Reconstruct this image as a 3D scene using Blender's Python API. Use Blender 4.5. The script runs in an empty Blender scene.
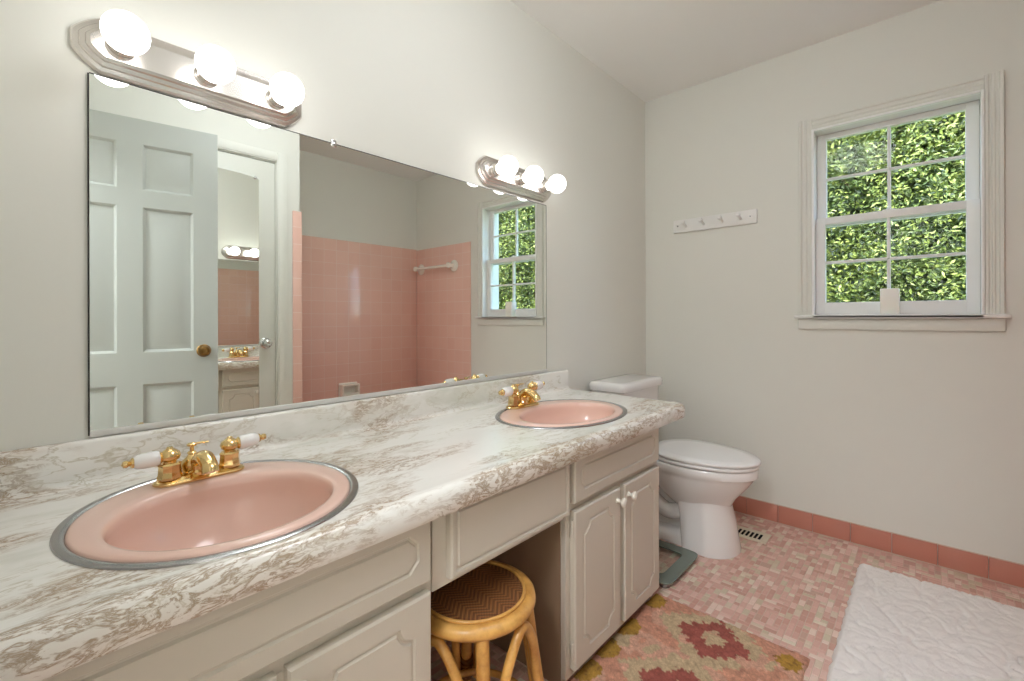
import bpy, bmesh, math, random
from mathutils import Vector, Matrix, noise
PI = math.pi
R = random.Random(7)
scene = bpy.context.scene
COL = scene.collection
ROOT = {}

# ---------------------------------------------------------------- materials
def lin(c):
    return tuple((x/12.92 if x <= .04045 else ((x+.055)/1.055)**2.4) for x in (v/255 for v in c))+(1,)
def mat(name, rgb, rough=.5, metal=0, bump=None, **kw):
    m = bpy.data.materials.new(name); m.use_nodes = True
    b = m.node_tree.nodes['Principled BSDF']
    b.inputs['Base Color'].default_value = lin(rgb)
    b.inputs['Roughness'].default_value = rough
    b.inputs['Metallic'].default_value = metal
    for k, v in kw.items(): b.inputs[k.replace('_', ' ')].default_value = v
    if bump:
        N = NT(m); co = N.n('ShaderNodeTexCoord').outputs['Object']
        t = N.n('ShaderNodeTexNoise', Scale=bump[0], Detail=4); N.l(co, t.inputs['Vector'])
        bp = N.n('ShaderNodeBump', Strength=bump[1], Distance=bump[2] if len(bump) > 2 else .002)
        N.l(t.outputs['Fac'], bp.inputs['Height']); N.l(bp.outputs['Normal'], b.inputs['Normal'])
    return m
class NT:
    def __init__(s, m): s.m = m; s.t = m.node_tree; s.b = s.t.nodes.get('Principled BSDF')
    def n(s, ty, **kw):
        n = s.t.nodes.new(ty)
        for k, v in kw.items():
            k2 = k.replace('_', ' ')
            if k2 in n.inputs: n.inputs[k2].default_value = v
            else: setattr(n, k, v)
        return n
    def l(s, a, b): s.t.links.new(a, b)
    def math(s, op, a, b=None, clamp=False):
        n = s.t.nodes.new('ShaderNodeMath'); n.operation = op; n.use_clamp = clamp
        for i, v in enumerate((a, b)):
            if v is None: continue
            if isinstance(v, (int, float)): n.inputs[i].default_value = v
            else: s.l(v, n.inputs[i])
        return n.outputs[0]
    def mix(s, f, a, b, mode='MIX'):
        n = s.t.nodes.new('ShaderNodeMix'); n.data_type = 'RGBA'; n.blend_type = mode
        for i, v in ((0, f), (6, a), (7, b)):
            if isinstance(v, (int, float)): n.inputs[i].default_value = v
            elif isinstance(v, tuple): n.inputs[i].default_value = v
            else: s.l(v, n.inputs[i])
        return n.outputs[2]
    def ramp(s, f, stops):
        n = s.t.nodes.new('ShaderNodeValToRGB'); e = n.color_ramp.elements
        while len(e) < len(stops): e.new(.5)
        for q, (p, c) in zip(e, stops): q.position = p; q.color = c if len(c) == 4 else c+(1,)
        s.l(f, n.inputs[0]); return n.outputs[0]

M = {}
M['wall'] = mat('wall_paint', (231, 231, 223), .6, bump=(60, .08, .002))
M['ceil'] = mat('ceiling_paint', (246, 246, 243), .7, bump=(40, .05, .002))
M['trim'] = mat('white_trim_paint', (240, 239, 236), .35)
M['bead'] = mat('gloss_white_bead', (250, 250, 248), .3)  # whiter than the trim: daylight on the jamb edge put into the colour
M['closetp'] = mat('closet_door_paint', (224, 225, 216), .45)
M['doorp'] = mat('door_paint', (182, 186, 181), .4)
M['cab'] = mat('cabinet_paint', (209, 201, 187), .38, bump=(25, .05, .001))
M['tan'] = mat('kneehole_wood', (150, 124, 100), .6, bump=(30, .1, .002))  # browner than the cabinet paint, for the kneehole sides
M['por'] = mat('white_porcelain', (240, 238, 236), .12, Coat_Weight=.5, Coat_Roughness=.05)
M['seat'] = mat('white_seat_plastic', (242, 241, 240), .25)
M['pinkpor'] = mat('pink_porcelain', (234, 197, 182), .22, Coat_Weight=.35, Coat_Roughness=.1)
M['steel'] = mat('stainless_ring', (176, 176, 178), .22, 1)
M['nickel'] = mat('brushed_nickel', (222, 217, 212), .26, 1)
M['chrome'] = mat('chrome', (225, 225, 225), .08, 1)
M['brass'] = mat('polished_brass', (230, 200, 142), .16, 1)
M['agedbrass'] = mat('aged_brass', (150, 118, 72), .28, 1)
M['dark'] = mat('dark_metal', (40, 38, 36), .4, .3)
M['mirror'] = mat('mirror_silver', (246, 249, 245), .0, 1)
M['mirror'].node_tree.nodes['Principled BSDF'].inputs['Roughness'].default_value = .0
M['alu'] = mat('aluminium_channel', (222, 223, 221), .3, .25)
M['wax'] = mat('candle_wax', (250, 248, 240), .45, Subsurface_Weight=.2)
M['cream'] = mat('vent_enamel', (222, 212, 190), .4)
M['black'] = mat('vent_void', (14, 12, 12), .9)
M['grout'] = mat('pale_grout', (210, 184, 166), .8)
M['basetile'] = mat('pink_base_tile', (200, 134, 116), .18)
M['green'] = mat('scale_printed_band', (128, 138, 129), .25, .2)
M['bark'] = mat('bark', (88, 72, 56), .9, bump=(20, .6, .02))
M['rubber'] = mat('rubber', (60, 60, 60), .7)
M['ivory'] = mat('ivory_ceramic', (250, 244, 234), .15, Coat_Weight=.4)
M['knobw'] = mat('white_ceramic_knob', (230, 225, 213), .2)
M['hallw'] = mat('hall_paint', (238, 234, 226), .7)
M['hallf'] = mat('hall_carpet', (190, 180, 165), .95, bump=(400, .5, .004))
M['grass'] = mat('lawn', (96, 118, 58), .95, bump=(60, .8, .03))

def emis(name, rgb, s):
    m = bpy.data.materials.new(name); m.use_nodes = True
    b = m.node_tree.nodes['Principled BSDF']
    b.inputs['Base Color'].default_value = (.9, .9, .9, 1)
    b.inputs['Emission Color'].default_value = lin(rgb); b.inputs['Emission Strength'].default_value = s
    return m
M['bulb'] = emis('lit_bulb_glass', (255, 252, 250), 4.3)
M['halllamp'] = emis('lit_hall_diffuser', (243, 248, 255), 24)
M['roomlamp'] = emis('lit_room_diffuser', (245, 249, 255), 11)

def glass_mat():
    m = bpy.data.materials.new('window_glass'); m.use_nodes = True; N = NT(m)
    N.t.nodes.remove(N.b); out = N.t.nodes['Material Output']
    tr = N.n('ShaderNodeBsdfTransparent'); tr.inputs[0].default_value = (.97, .99, .975, 1)
    gl = N.n('ShaderNodeBsdfGlossy', Roughness=.0)
    lw = N.n('ShaderNodeLayerWeight', Blend=.5); mx = N.n('ShaderNodeMixShader')
    N.l(N.math('ADD', N.math('MULTIPLY', N.math('POWER', lw.outputs['Facing'], 4.0), .5), .006), mx.inputs[0]); N.l(tr.outputs[0], mx.inputs[1]); N.l(gl.outputs[0], mx.inputs[2])
    N.l(mx.outputs[0], out.inputs[0]); return m
M['glass'] = glass_mat()

def marble():
    m = mat('marbled_laminate', (236, 232, 222), .2, Coat_Weight=.25, Coat_Roughness=.1); N = NT(m)
    co = N.n('ShaderNodeTexCoord').outputs['Object']
    mp = N.n('ShaderNodeMapping'); mp.inputs['Rotation'].default_value = (.3, .2, math.radians(-14)); mp.inputs['Scale'].default_value = (.6, 1.7, 1.4)
    N.l(co, mp.inputs['Vector'])
    # warp
    w = N.n('ShaderNodeTexNoise', Scale=5.5, Detail=4, Roughness=.6); N.l(mp.outputs[0], w.inputs['Vector'])
    sc = N.n('ShaderNodeVectorMath', operation='MULTIPLY_ADD'); N.l(w.outputs['Color'], sc.inputs[0])
    sc.inputs[1].default_value = (.22, .22, .22); N.l(mp.outputs[0], sc.inputs[2])
    def vein(scale, width, det, rough):
        t = N.n('ShaderNodeTexNoise', Scale=scale, Detail=det, Roughness=rough); N.l(sc.outputs[0], t.inputs['Vector'])
        a = N.math('ABSOLUTE', N.math('SUBTRACT', t.outputs['Fac'], .5))
        return N.math('SUBTRACT', 1, N.math('DIVIDE', a, width, ), clamp=True)
    v1 = vein(3.6, .012, 7, .6); v2 = vein(9, .022, 5, .62); v3 = vein(22, .06, 6, .7)
    mk = N.n('ShaderNodeTexNoise', Scale=3.2, Detail=3, Roughness=.55); N.l(mp.outputs[0], mk.inputs['Vector'])
    m1 = N.ramp(mk.outputs['Fac'], [(.42, (0, 0, 0)), (.58, (1, 1, 1))])
    mk2 = N.n('ShaderNodeTexNoise', Scale=4.6, Detail=4, Roughness=.6)
    of = N.n('ShaderNodeVectorMath', operation='ADD'); N.l(mp.outputs[0], of.inputs[0]); of.inputs[1].default_value = (3.3, 1.7, 9)
    N.l(of.outputs[0], mk2.inputs['Vector'])
    sy = N.n('ShaderNodeSeparateXYZ'); N.l(co, sy.inputs[0])
    ed = N.math('MULTIPLY', N.math('DIVIDE', N.math('SUBTRACT', -.560, sy.outputs[1]), .03, clamp=True), .105)
    m2 = N.ramp(N.math('ADD', N.math('SUBTRACT', mk2.outputs['Fac'], .012), ed), [(.52, (0, 0, 0)), (.61, (1, 1, 1))])
    cl = N.n('ShaderNodeTexNoise', Scale=2.4, Detail=5, Roughness=.6); N.l(sc.outputs[0], cl.inputs['Vector'])
    base = N.ramp(cl.outputs['Fac'], [(.3, lin((212, 212, 200))), (.46, lin((240, 238, 232))), (.75, lin((247, 245, 240)))])
    c = N.mix(N.math('MULTIPLY', N.math('MULTIPLY', v1, m1), .5), base, lin((184, 174, 146)))
    c = N.mix(N.math('MULTIPLY', N.math('MULTIPLY', v2, m1), .5), c, lin((174, 160, 126)))
    c = N.mix(N.math('MULTIPLY', N.math('MULTIPLY', v3, m2), .85), c, lin((140, 112, 74)))
    pk = N.n('ShaderNodeTexNoise', Scale=7, Detail=2); N.l(of.outputs[0], pk.inputs['Vector'])
    c = N.mix(N.math('MULTIPLY', m2, N.math('MULTIPLY', pk.outputs['Fac'], .4)), c, lin((208, 182, 160)))
    N.l(c, N.b.inputs['Base Color']); return m
M['marble'] = marble()

def walltile():
    m = mat('pink_wall_tile', (222, 152, 138), .12); N = NT(m)
    g = N.n('ShaderNodeNewGeometry'); s = N.n('ShaderNodeSeparateXYZ'); N.l(g.outputs['Position'], s.inputs[0])
    a = N.math('ADD', N.math('ADD', s.outputs[0], s.outputs[1]), .035); c = N.n('ShaderNodeCombineXYZ')
    N.l(a, c.inputs[0]); N.l(N.math('ADD', s.outputs[2], .08), c.inputs[1])
    b = N.n('ShaderNodeTexBrick', Scale=1, offset=0, squash=1, Mortar_Size=.0016, Brick_Width=.1085, Row_Height=.1085, Mortar_Smooth=.3)
    b.inputs['Color1'].default_value = lin((246, 204, 189)); b.inputs['Color2'].default_value = lin((243, 198, 183)); b.inputs['Mortar'].default_value = lin((250, 224, 216))
    N.l(c.outputs[0], b.inputs['Vector']); N.l(b.outputs['Color'], N.b.inputs['Base Color'])
    nz = N.n('ShaderNodeTexNoise', Scale=9, Detail=1); N.l(g.outputs['Position'], nz.inputs['Vector'])
    h = N.math('ADD', N.math('MULTIPLY', b.outputs['Fac'], -1), N.math('MULTIPLY', nz.outputs['Fac'], 1.2))
    bp = N.n('ShaderNodeBump', Strength=.35, Distance=.002); N.l(h, bp.inputs['Height']); N.l(bp.outputs[0], N.b.inputs['Normal'])
    return m
M['walltile'] = walltile()

def attrmat(name, rough, noise_scale=0, amt=0, bump=0, **kw):
    m = mat(name, (200, 200, 200), rough, **kw); N = NT(m)
    a = N.n('ShaderNodeAttribute', attribute_name='Col'); c = a.outputs['Color']
    if noise_scale:
        co = N.n('ShaderNodeTexCoord').outputs['Object']
        t = N.n('ShaderNodeTexNoise', Scale=noise_scale, Detail=4, Roughness=.7); N.l(co, t.inputs['Vector'])
        v = N.math('ADD', N.math('MULTIPLY', N.math('SUBTRACT', t.outputs['Fac'], .5), amt), 1)
        hs = N.n('ShaderNodeHueSaturation'); N.l(v, hs.inputs['Value']); N.l(c, hs.inputs['Color']); c = hs.outputs[0]
        if bump:
            bp = N.n('ShaderNodeBump', Strength=bump, Distance=.004); N.l(t.outputs['Fac'], bp.inputs['Height']); N.l(bp.outputs[0], N.b.inputs['Normal'])
    N.l(c, N.b.inputs['Base Color']); return m
M['mosaic'] = attrmat('mosaic_tile', .28, 40, .12)
M['rug'] = attrmat('hooked_wool', .95, 220, .9, .8)
M['leaf'] = attrmat('leaf', .45)

def shag():
    m = mat('white_shag_cotton', (247, 241, 237), .95, Sheen_Weight=.2); N = NT(m)
    co = N.n('ShaderNodeTexCoord').outputs['Object']
    t = N.n('ShaderNodeTexNoise', Scale=260, Detail=3, Roughness=.7); N.l(co, t.inputs['Vector'])
    bp = N.n('ShaderNodeBump', Strength=.7, Distance=.005); N.l(t.outputs['Fac'], bp.inputs['Height']); N.l(bp.outputs[0], N.b.inputs['Normal'])
    return m
M['shag'] = shag()

def rattan(name, c1, c2, sc=14):
    m = mat(name, c1, .35, Coat_Weight=.3, Coat_Roughness=.2); N = NT(m)
    co = N.n('ShaderNodeTexCoord').outputs['Object']
    t = N.n('ShaderNodeTexNoise', Scale=sc, Detail=5, Roughness=.65); N.l(co, t.inputs['Vector'])
    N.l(N.ramp(t.outputs['Fac'], [(.3, lin(c2)), (.58, lin(c1)), (.8, lin(tuple(min(255, x+18) for x in c1)))]), N.b.inputs['Base Color'])
    return m
M['cane'] = rattan('golden_rattan_pole', (226, 172, 92), (176, 116, 52))
M['wrap'] = rattan('dark_rattan_binding', (128, 76, 34), (74, 42, 18), 60)
def weave():
    m = mat('woven_cane', (150, 92, 44), .5); N = NT(m)
    co = N.n('ShaderNodeTexCoord').outputs['Object']; s = N.n('ShaderNodeSeparateXYZ'); N.l(co, s.inputs[0])
    # herringbone zig-zag: |x| folded in bands, fine strands across
    fx = N.math('PINGPONG', s.outputs[0], .032)
    u = N.math('ADD', N.math('MULTIPLY', fx, .9), s.outputs[1])
    st = N.math('SINE', N.math('MULTIPLY', u, 2*PI/.013))
    fine = N.math('MULTIPLY', N.math('SINE', N.math('MULTIPLY', s.outputs[0], 2*PI/.0052)), N.math('SINE', N.math('MULTIPLY', s.outputs[1], 2*PI/.0052)))
    k = N.math('ADD', N.math('MULTIPLY', st, .2), N.math('ADD', N.math('MULTIPLY', fine, .28), .5), clamp=True)
    N.l(N.ramp(k, [(.1, lin((70, 38, 18))), (.5, lin((122, 74, 38))), (.95, lin((178, 122, 70)))]), N.b.inputs['Base Color'])
    bp = N.n('ShaderNodeBump', Strength=.8, Distance=.002); N.l(k, bp.inputs['Height']); N.l(bp.outputs[0], N.b.inputs['Normal'])
    return m
M['weave'] = weave()

# ---------------------------------------------------------------- helpers
def bmnew(): return bmesh.new()
def box(bm, x0, x1, y0, y1, z0, z1, bev=0, seg=2):
    r = bmesh.ops.create_cube(bm, size=1); vs = r['verts']
    for v in vs: v.co = Vector((x0+(v.co.x+.5)*(x1-x0), y0+(v.co.y+.5)*(y1-y0), z0+(v.co.z+.5)*(z1-z0)))
    if bev:
        es = list({e for v in vs for e in v.link_edges})
        bmesh.ops.bevel(bm, geom=es, offset=bev, segments=seg, profile=.5, affect='EDGES')
    return bm
def loft(bm, rings, cap0=True, cap1=True, closed=True):
    V = [[bm.verts.new(p) for p in r] for r in rings]; n = len(V[0])
    for a, b in zip(V, V[1:]):
        for i in range(n if closed else n-1):
            j = (i+1) % n
            try: bm.faces.new((a[i], a[j], b[j], b[i]))
            except ValueError: pass
    if cap0: bm.faces.new(V[0][::-1])
    if cap1: bm.faces.new(V[-1])
    return bm
def lathe(bm, prof, c=(0, 0, 0), axis='z', seg=32, sx=1, sy=1):
    """prof: (radius, height) pairs along axis from c"""
    c = Vector(c)
    ax = {'z': (Vector((1, 0, 0)), Vector((0, 1, 0)), Vector((0, 0, 1))), 'y': (Vector((1, 0, 0)), Vector((0, 0, 1)), Vector((0, -1, 0))),
          'x': (Vector((0, 1, 0)), Vector((0, 0, 1)), Vector((1, 0, 0))), '-x': (Vector((0, 0, 1)), Vector((0, 1, 0)), Vector((-1, 0, 0)))}[axis] if isinstance(axis, str) else axis
    rings = [[c+ax[0]*(max(r, 1e-4)*sx*math.cos(2*PI*i/seg))+ax[1]*(max(r, 1e-4)*sy*math.sin(2*PI*i/seg))+ax[2]*h for i in range(seg)] for r, h in prof]
    return loft(bm, rings)
def tube(bm, pts, rad, seg=12, closed=False):
    pts = [Vector(p) for p in pts]; n = len(pts); rs = rad if isinstance(rad, (list, tuple)) else [rad]*n
    T = []
    for i in range(n):
        a = pts[(i-1) % n if closed else max(i-1, 0)]; b = pts[(i+1) % n if closed else min(i+1, n-1)]
        T.append((b-a).normalized())
    up = Vector((0, 0, 1)) if abs(T[0].z) < .9 else Vector((1, 0, 0))
    u = T[0].cross(up).normalized(); rings = []
    for i in range(n):
        u = (u-T[i]*u.dot(T[i])).normalized(); w = T[i].cross(u)
        rings.append([pts[i]+(u*math.cos(2*PI*k/seg)+w*math.sin(2*PI*k/seg))*rs[i] for k in range(seg)])
    if closed: rings.append(rings[0]); loft(bm, rings, False, False); bmesh.ops.remove_doubles(bm, verts=bm.verts, dist=1e-6)
    else: loft(bm, rings)
    return bm
def ell(cx, cy, a, b, z, n=64, p=2.0, a0=0):
    out = []
    for i in range(n):
        t = 2*PI*i/n+a0; c, s = math.cos(t), math.sin(t)
        out.append(Vector((cx+a*math.copysign(abs(c)**(2/p), c), cy+b*math.copysign(abs(s)**(2/p), s), z)))
    return out
def bez(P, n=24):
    """Catmull-Rom through points"""
    P = [Vector(p) for p in P]; Q = [P[0]*2-P[1]]+P+[P[-1]*2-P[-2]]; out = []
    for i in range(1, len(Q)-2):
        for k in range(n):
            t = k/n; a, b, c, d = Q[i-1:i+3]
            out.append(.5*((2*b)+(c-a)*t+(2*a-5*b+4*c-d)*t*t+(3*b-a-3*c+d)*t**3))
    out.append(P[-1]); return out

def setp(o, label=None, cat=None, group=None, kind=None):
    if label: o['label'] = label
    if cat: o['category'] = cat
    if group: o['group'] = group
    if kind: o['kind'] = kind
    return o
def thing(name, loc, label, cat, group=None, kind=None):
    o = bpy.data.objects.new(name, None); COL.objects.link(o); o.location = loc; o.empty_display_size = .05
    ROOT[o.name] = Vector(loc); return setp(o, label, cat, group, kind)
def obj(name, bm, m, parent=None, smooth=35, label=None, cat=None, group=None, kind=None, recalc=True, origin=None):
    if recalc: bmesh.ops.recalc_face_normals(bm, faces=bm.faces)
    me = bpy.data.meshes.new(name)
    if parent is not None: off = ROOT[parent.name]
    elif origin is not None: off = Vector(origin)
    else:
        vs = [v.co for v in bm.verts]
        off = Vector(((min(v.x for v in vs)+max(v.x for v in vs))/2, (min(v.y for v in vs)+max(v.y for v in vs))/2, min(v.z for v in vs)))
    for v in bm.verts: v.co -= off
    bm.to_mesh(me); bm.free()
    for mm in (m if isinstance(m, (list, tuple)) else [m]): me.materials.append(mm)
    if smooth:
        for p in me.polygons: p.use_smooth = True
        me.set_sharp_from_angle(angle=math.radians(smooth))
    o = bpy.data.objects.new(name, me); COL.objects.link(o)
    if parent is not None: o.parent = parent; ROOT[o.name] = off
    else: o.location = off; ROOT[o.name] = off
    return setp(o, label, cat, group, kind)
def copy_tree(o, parent=None):
    c = o.copy(); COL.objects.link(c)
    if parent is not None: c.parent = parent
    ROOT[c.name] = ROOT[o.name]
    for ch in list(o.children): copy_tree(ch, c)
    return c
def boolean(o, cutters):
    for c in cutters:
        md = o.modifiers.new('b', 'BOOLEAN'); md.object = c; md.operation = 'DIFFERENCE'; md.solver = 'EXACT'
    bpy.context.view_layer.update()
    dg = bpy.context.evaluated_depsgraph_get(); me = bpy.data.meshes.new_from_object(o.evaluated_get(dg))
    o.modifiers.clear(); o.data = me
    for c in cutters: bpy.data.objects.remove(c)

# ---------------------------------------------------------------- dimensions (metres; x along the vanity wall, y out of it is negative)
XF, XB, YR, YT, H = 2.699, -.06, -1.66, -2.447, 2.44
WY0, WY1, WZ0, WZ1 = -.895, -1.492, 1.075, 2.008      # window opening

# ---------------------------------------------------------------- shell
# mosaic floor: every tile a raised slab on the grout bed
def mosaic_floor():
    bm = bmnew(); cl = bm.loops.layers.color.new('tmp') if False else None
    q = .0200; faces_col = []
    x0, y0 = XB, YR; nx, ny = int((XF-XB)/q)+1, int(-YR/q)+1
    box(bm, x0, XF, YR, 0, -.03, -.001)
    base_n = len(bm.faces)
    used = set(); rr = random.Random(3)
    pal = [((211, 166, 152), 12), ((217, 174, 160), 10), ((205, 156, 141), 8), ((224, 188, 175), 6), ((199, 152, 136), 4), ((216, 197, 176), 5), ((206, 188, 162), 3), ((228, 206, 192), 4), ((198, 160, 143), 3)]
    cols = [lin(c) for c, w in pal for _ in range(w)]
    g = .0011
    for j in range(ny):
        for i in range(nx):
            if (i, j) in used: continue
            r = rr.random(); w, h = (1, 1)
            blk = noise.noise(Vector((i*.23, j*.23, 4)))
            if blk > -.1:
                if r < .82: w, h = 2, 1
            elif r < .55: w, h = 1, 2
            elif r < .75: w, h = 2, 1
            elif r < .82: w, h = 2, 2
            cells = {(i+a, j+b) for a in range(w) for b in range(h)}
            if cells & used: w = h = 1; cells = {(i, j)}
            used |= cells
            ax, ay = x0+i*q+g, y0+j*q+g; bx, by = min(x0+(i+w)*q-g, XF), min(y0+(j+h)*q-g, 0)
            if bx-ax < .003 or by-ay < .003: continue
            c = rr.choice(cols)
            if noise.noise(Vector((i*.35, j*.5, 9))) > .35: c = rr.choice([lin((224, 211, 190)), lin((208, 194, 168)), lin((230, 204, 190))])
            e = .0008
            lo = [(ax, ay), (bx, ay), (bx, by), (ax, by)]; hi = [(ax+e, ay+e), (bx-e, ay+e), (bx-e, by-e), (ax+e, by-e)]
            A = [bm.verts.new((px, py, -.001)) for px, py in lo]; B = [bm.verts.new((px, py, 0)) for px, py in hi]
            bm.faces.new(B); faces_col.append(c)
            for k in range(4):
                bm.faces.new((A[k], A[(k+1) % 4], B[(k+1) % 4], B[k])); faces_col.append(c)
    bm.faces.ensure_lookup_table()
    for f in bm.faces[base_n:]: f.material_index = 1
    o = obj('floor', bm, [M['grout'], M['mosaic']], smooth=0, kind='structure', recalc=False)
    ca = o.data.color_attributes.new('Col', 'FLOAT_COLOR', 'CORNER')
    fc = [(1, 1, 1, 1)]*base_n+faces_col
    for p in o.data.polygons:
        for li in p.loop_indices: ca.data[li].color = fc[p.index]
    return o
mosaic_floor()
obj('floor_closet', box(bmnew(), XB, XF, YT, YR, -.03, -.001), M['grout'], kind='structure', smooth=0)
obj('ceiling', box(bmnew(), XB-.12, XF+.18, YT-.12, .12, H, H+.1), M['ceil'], kind='structure', smooth=0)
obj('wall_left', box(bmnew(), XB-.12, XF+.18, 0, .12, -.03, H), M['wall'], kind='structure', smooth=0)
def wall_far():
    bm = bmnew(); t = XF+.18
    box(bm, XF, t, YT-.12, WY1, -.03, H); box(bm, XF, t, WY0, 0, -.03, H)
    box(bm, XF, t, WY1, WY0, -.03, WZ0); box(bm, XF, t, WY1, WY0, WZ1, H)
    obj('wall_back', bm, M['wall'], kind='structure', smooth=0)
wall_far()
DX0, DX1, DZ = .475, 1.085, 2.035      # closet doorway
def wall_right():
    bm = bmnew(); xe = 1.19
    box(bm, XB, DX0, YR-.1, YR, -.03, H); box(bm, DX1, xe+.04, YR-.1, YR, -.03, H); box(bm, DX0, DX1, YR-.1, YR, DZ, H)
    box(bm, xe-.06, xe+.04, YT, YR-.1, -.03, H)
    box(bm, XB-.12, XF, YT-.12, YT, -.03, H)
    obj('wall_right', bm, M['wall'], kind='structure', smooth=0)
wall_right()
EY0, EY1 = -1.585, -.80                # entry doorway in the wall behind the camera
def wall_front():
    bm = bmnew(); a, b = XB-.12, XB
    box(bm, a, b, YT, EY0, -.03, H); box(bm, a, b, EY1, 0, -.03, H); box(bm, a, b, EY0, EY1, 2.05, H)
    obj('wall_front', bm, M['wall'], kind='structure', smooth=0)
wall_front()
# hallway outside the entry door
def hall():
    bm = bmnew(); x1, x0 = XB-.12, XB-1.6
    box(bm, x0-.1, x0, -2.6, .5, -.03, H); box(bm, x0, x1, .5, .6, -.03, H); box(bm, x0, x1, -2.7, -2.6, -.03, H)
    obj('wall_hallway', bm, M['hallw'], kind='structure', smooth=0)
    obj('ceiling_hallway', box(bmnew(), x0-.1, x1, -2.7, .6, H, H+.1), M['ceil'], kind='structure', smooth=0)
    obj('floor_hallway', box(bmnew(), x0, x1, -2.6, .5, -.03, -.001), M['hallf'], kind='structure', smooth=0)
    t = thing('ceiling_light', (-.95, -1.2, H), 'round frosted ceiling light in the hallway behind the entry door', 'lamp')  # added out of view, sends fill light in through the doorway
    obj('base', lathe(bmnew(), [(.40, 0), (.40, -.025), (.385, -.03)], (-.95, -1.2, H), seg=48), M['trim'], t)
    obj('diffuser', lathe(bmnew(), [(.38, -.031), (.37, -.06), (.28, -.09), (.12, -.105), (0, -.107)], (-.95, -1.2, H), seg=48), M['halllamp'], t)
hall()
def added_room_fill():
    x, y = .95, -.92
    t = thing('ceiling_light', (x, y, H), 'wide frosted glass bowl light on the bathroom ceiling above the vanity', 'lamp')  # added unseen fixture that lifts the brightness of the whole bathroom
    obj('base', lathe(bmnew(), [(.235, 0), (.235, -.018), (.222, -.024)], (x, y, H), seg=56), M['trim'], t)
    obj('diffuser', lathe(bmnew(), [(.218, -.0245), (.216, -.06), (.20, -.10), (.165, -.14), (.11, -.165), (.05, -.177), (0, -.18)], (x, y, H), seg=56), M['roomlamp'], t)
added_room_fill()

# pink base tiles
def base_run(name, a, b, along, fixed, sign):
    """a,b coordinates along the run; fixed = wall face; tiles stand off the wall by 9 mm"""
    bm = bmnew(); w = .1524; s = a
    n = int(abs(b-a)/w)+1
    if along == 'y':
        first = -1.198
        while first < max(a, b): first += w
        ys = []; y = first
        while y > min(a, b)-w: ys.append(y); y -= w
        for y in ys:
            y1, y0 = min(y, max(a, b)), max(y-w, min(a, b))
            if y1-y0 > .01: box(bm, fixed-.009, fixed-.0002, y0+.0008, y1-.0008, 0, .09, .002, 2)
    else:
        x = a
        while x < b-.01:
            x1 = min(x+w, b); y0, y1 = (fixed-.009, fixed-.0002) if sign < 0 else (fixed+.0002, fixed+.009)
            box(bm, x+.0008, x1-.0008, y0, y1, 0, .09, .002, 2); x += w
    obj(name, bm, M['basetile'], kind='structure')
base_run('baseboard_back', -1.655, -.002, 'y', XF, -1)
base_run('baseboard_left', 1.67, XF-.011, 'x', 0, -1)
base_run('baseboard_right', XB+.01, .395, 'x', YR, 1)
bm = bmnew(); box(bm, XF-.006, XF-.0002, -1.655, -.002, .0905, .094, .001); box(bm, XF-.014, XF-.0095, -1.655, -.002, 0, .004, .001)
obj('trim_1', bm, M['grout'], kind='structure')

# tiled tub surround
bm = bmnew(); TZ = 1.752
box(bm, 1.23, XF-.008, YT, YT+.008, .3, TZ, .002)
obj('wall_tub_back', bm, M['walltile'], kind='structure')
obj('wall_tub_right', box(bmnew(), XF-.008, XF-.0002, YT+.008, -1.649, .0, 1.745, .002), M['walltile'], kind='structure')
bm = bmnew(); box(bm, 1.23, 1.238, YT+.008, YR+.0, .0, TZ, .002); box(bm, 1.183, 1.24, YR+.0002, YR+.012, .0, TZ+.005, .004, 3)
obj('wall_tub_left', bm, M['walltile'], kind='structure')

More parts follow.
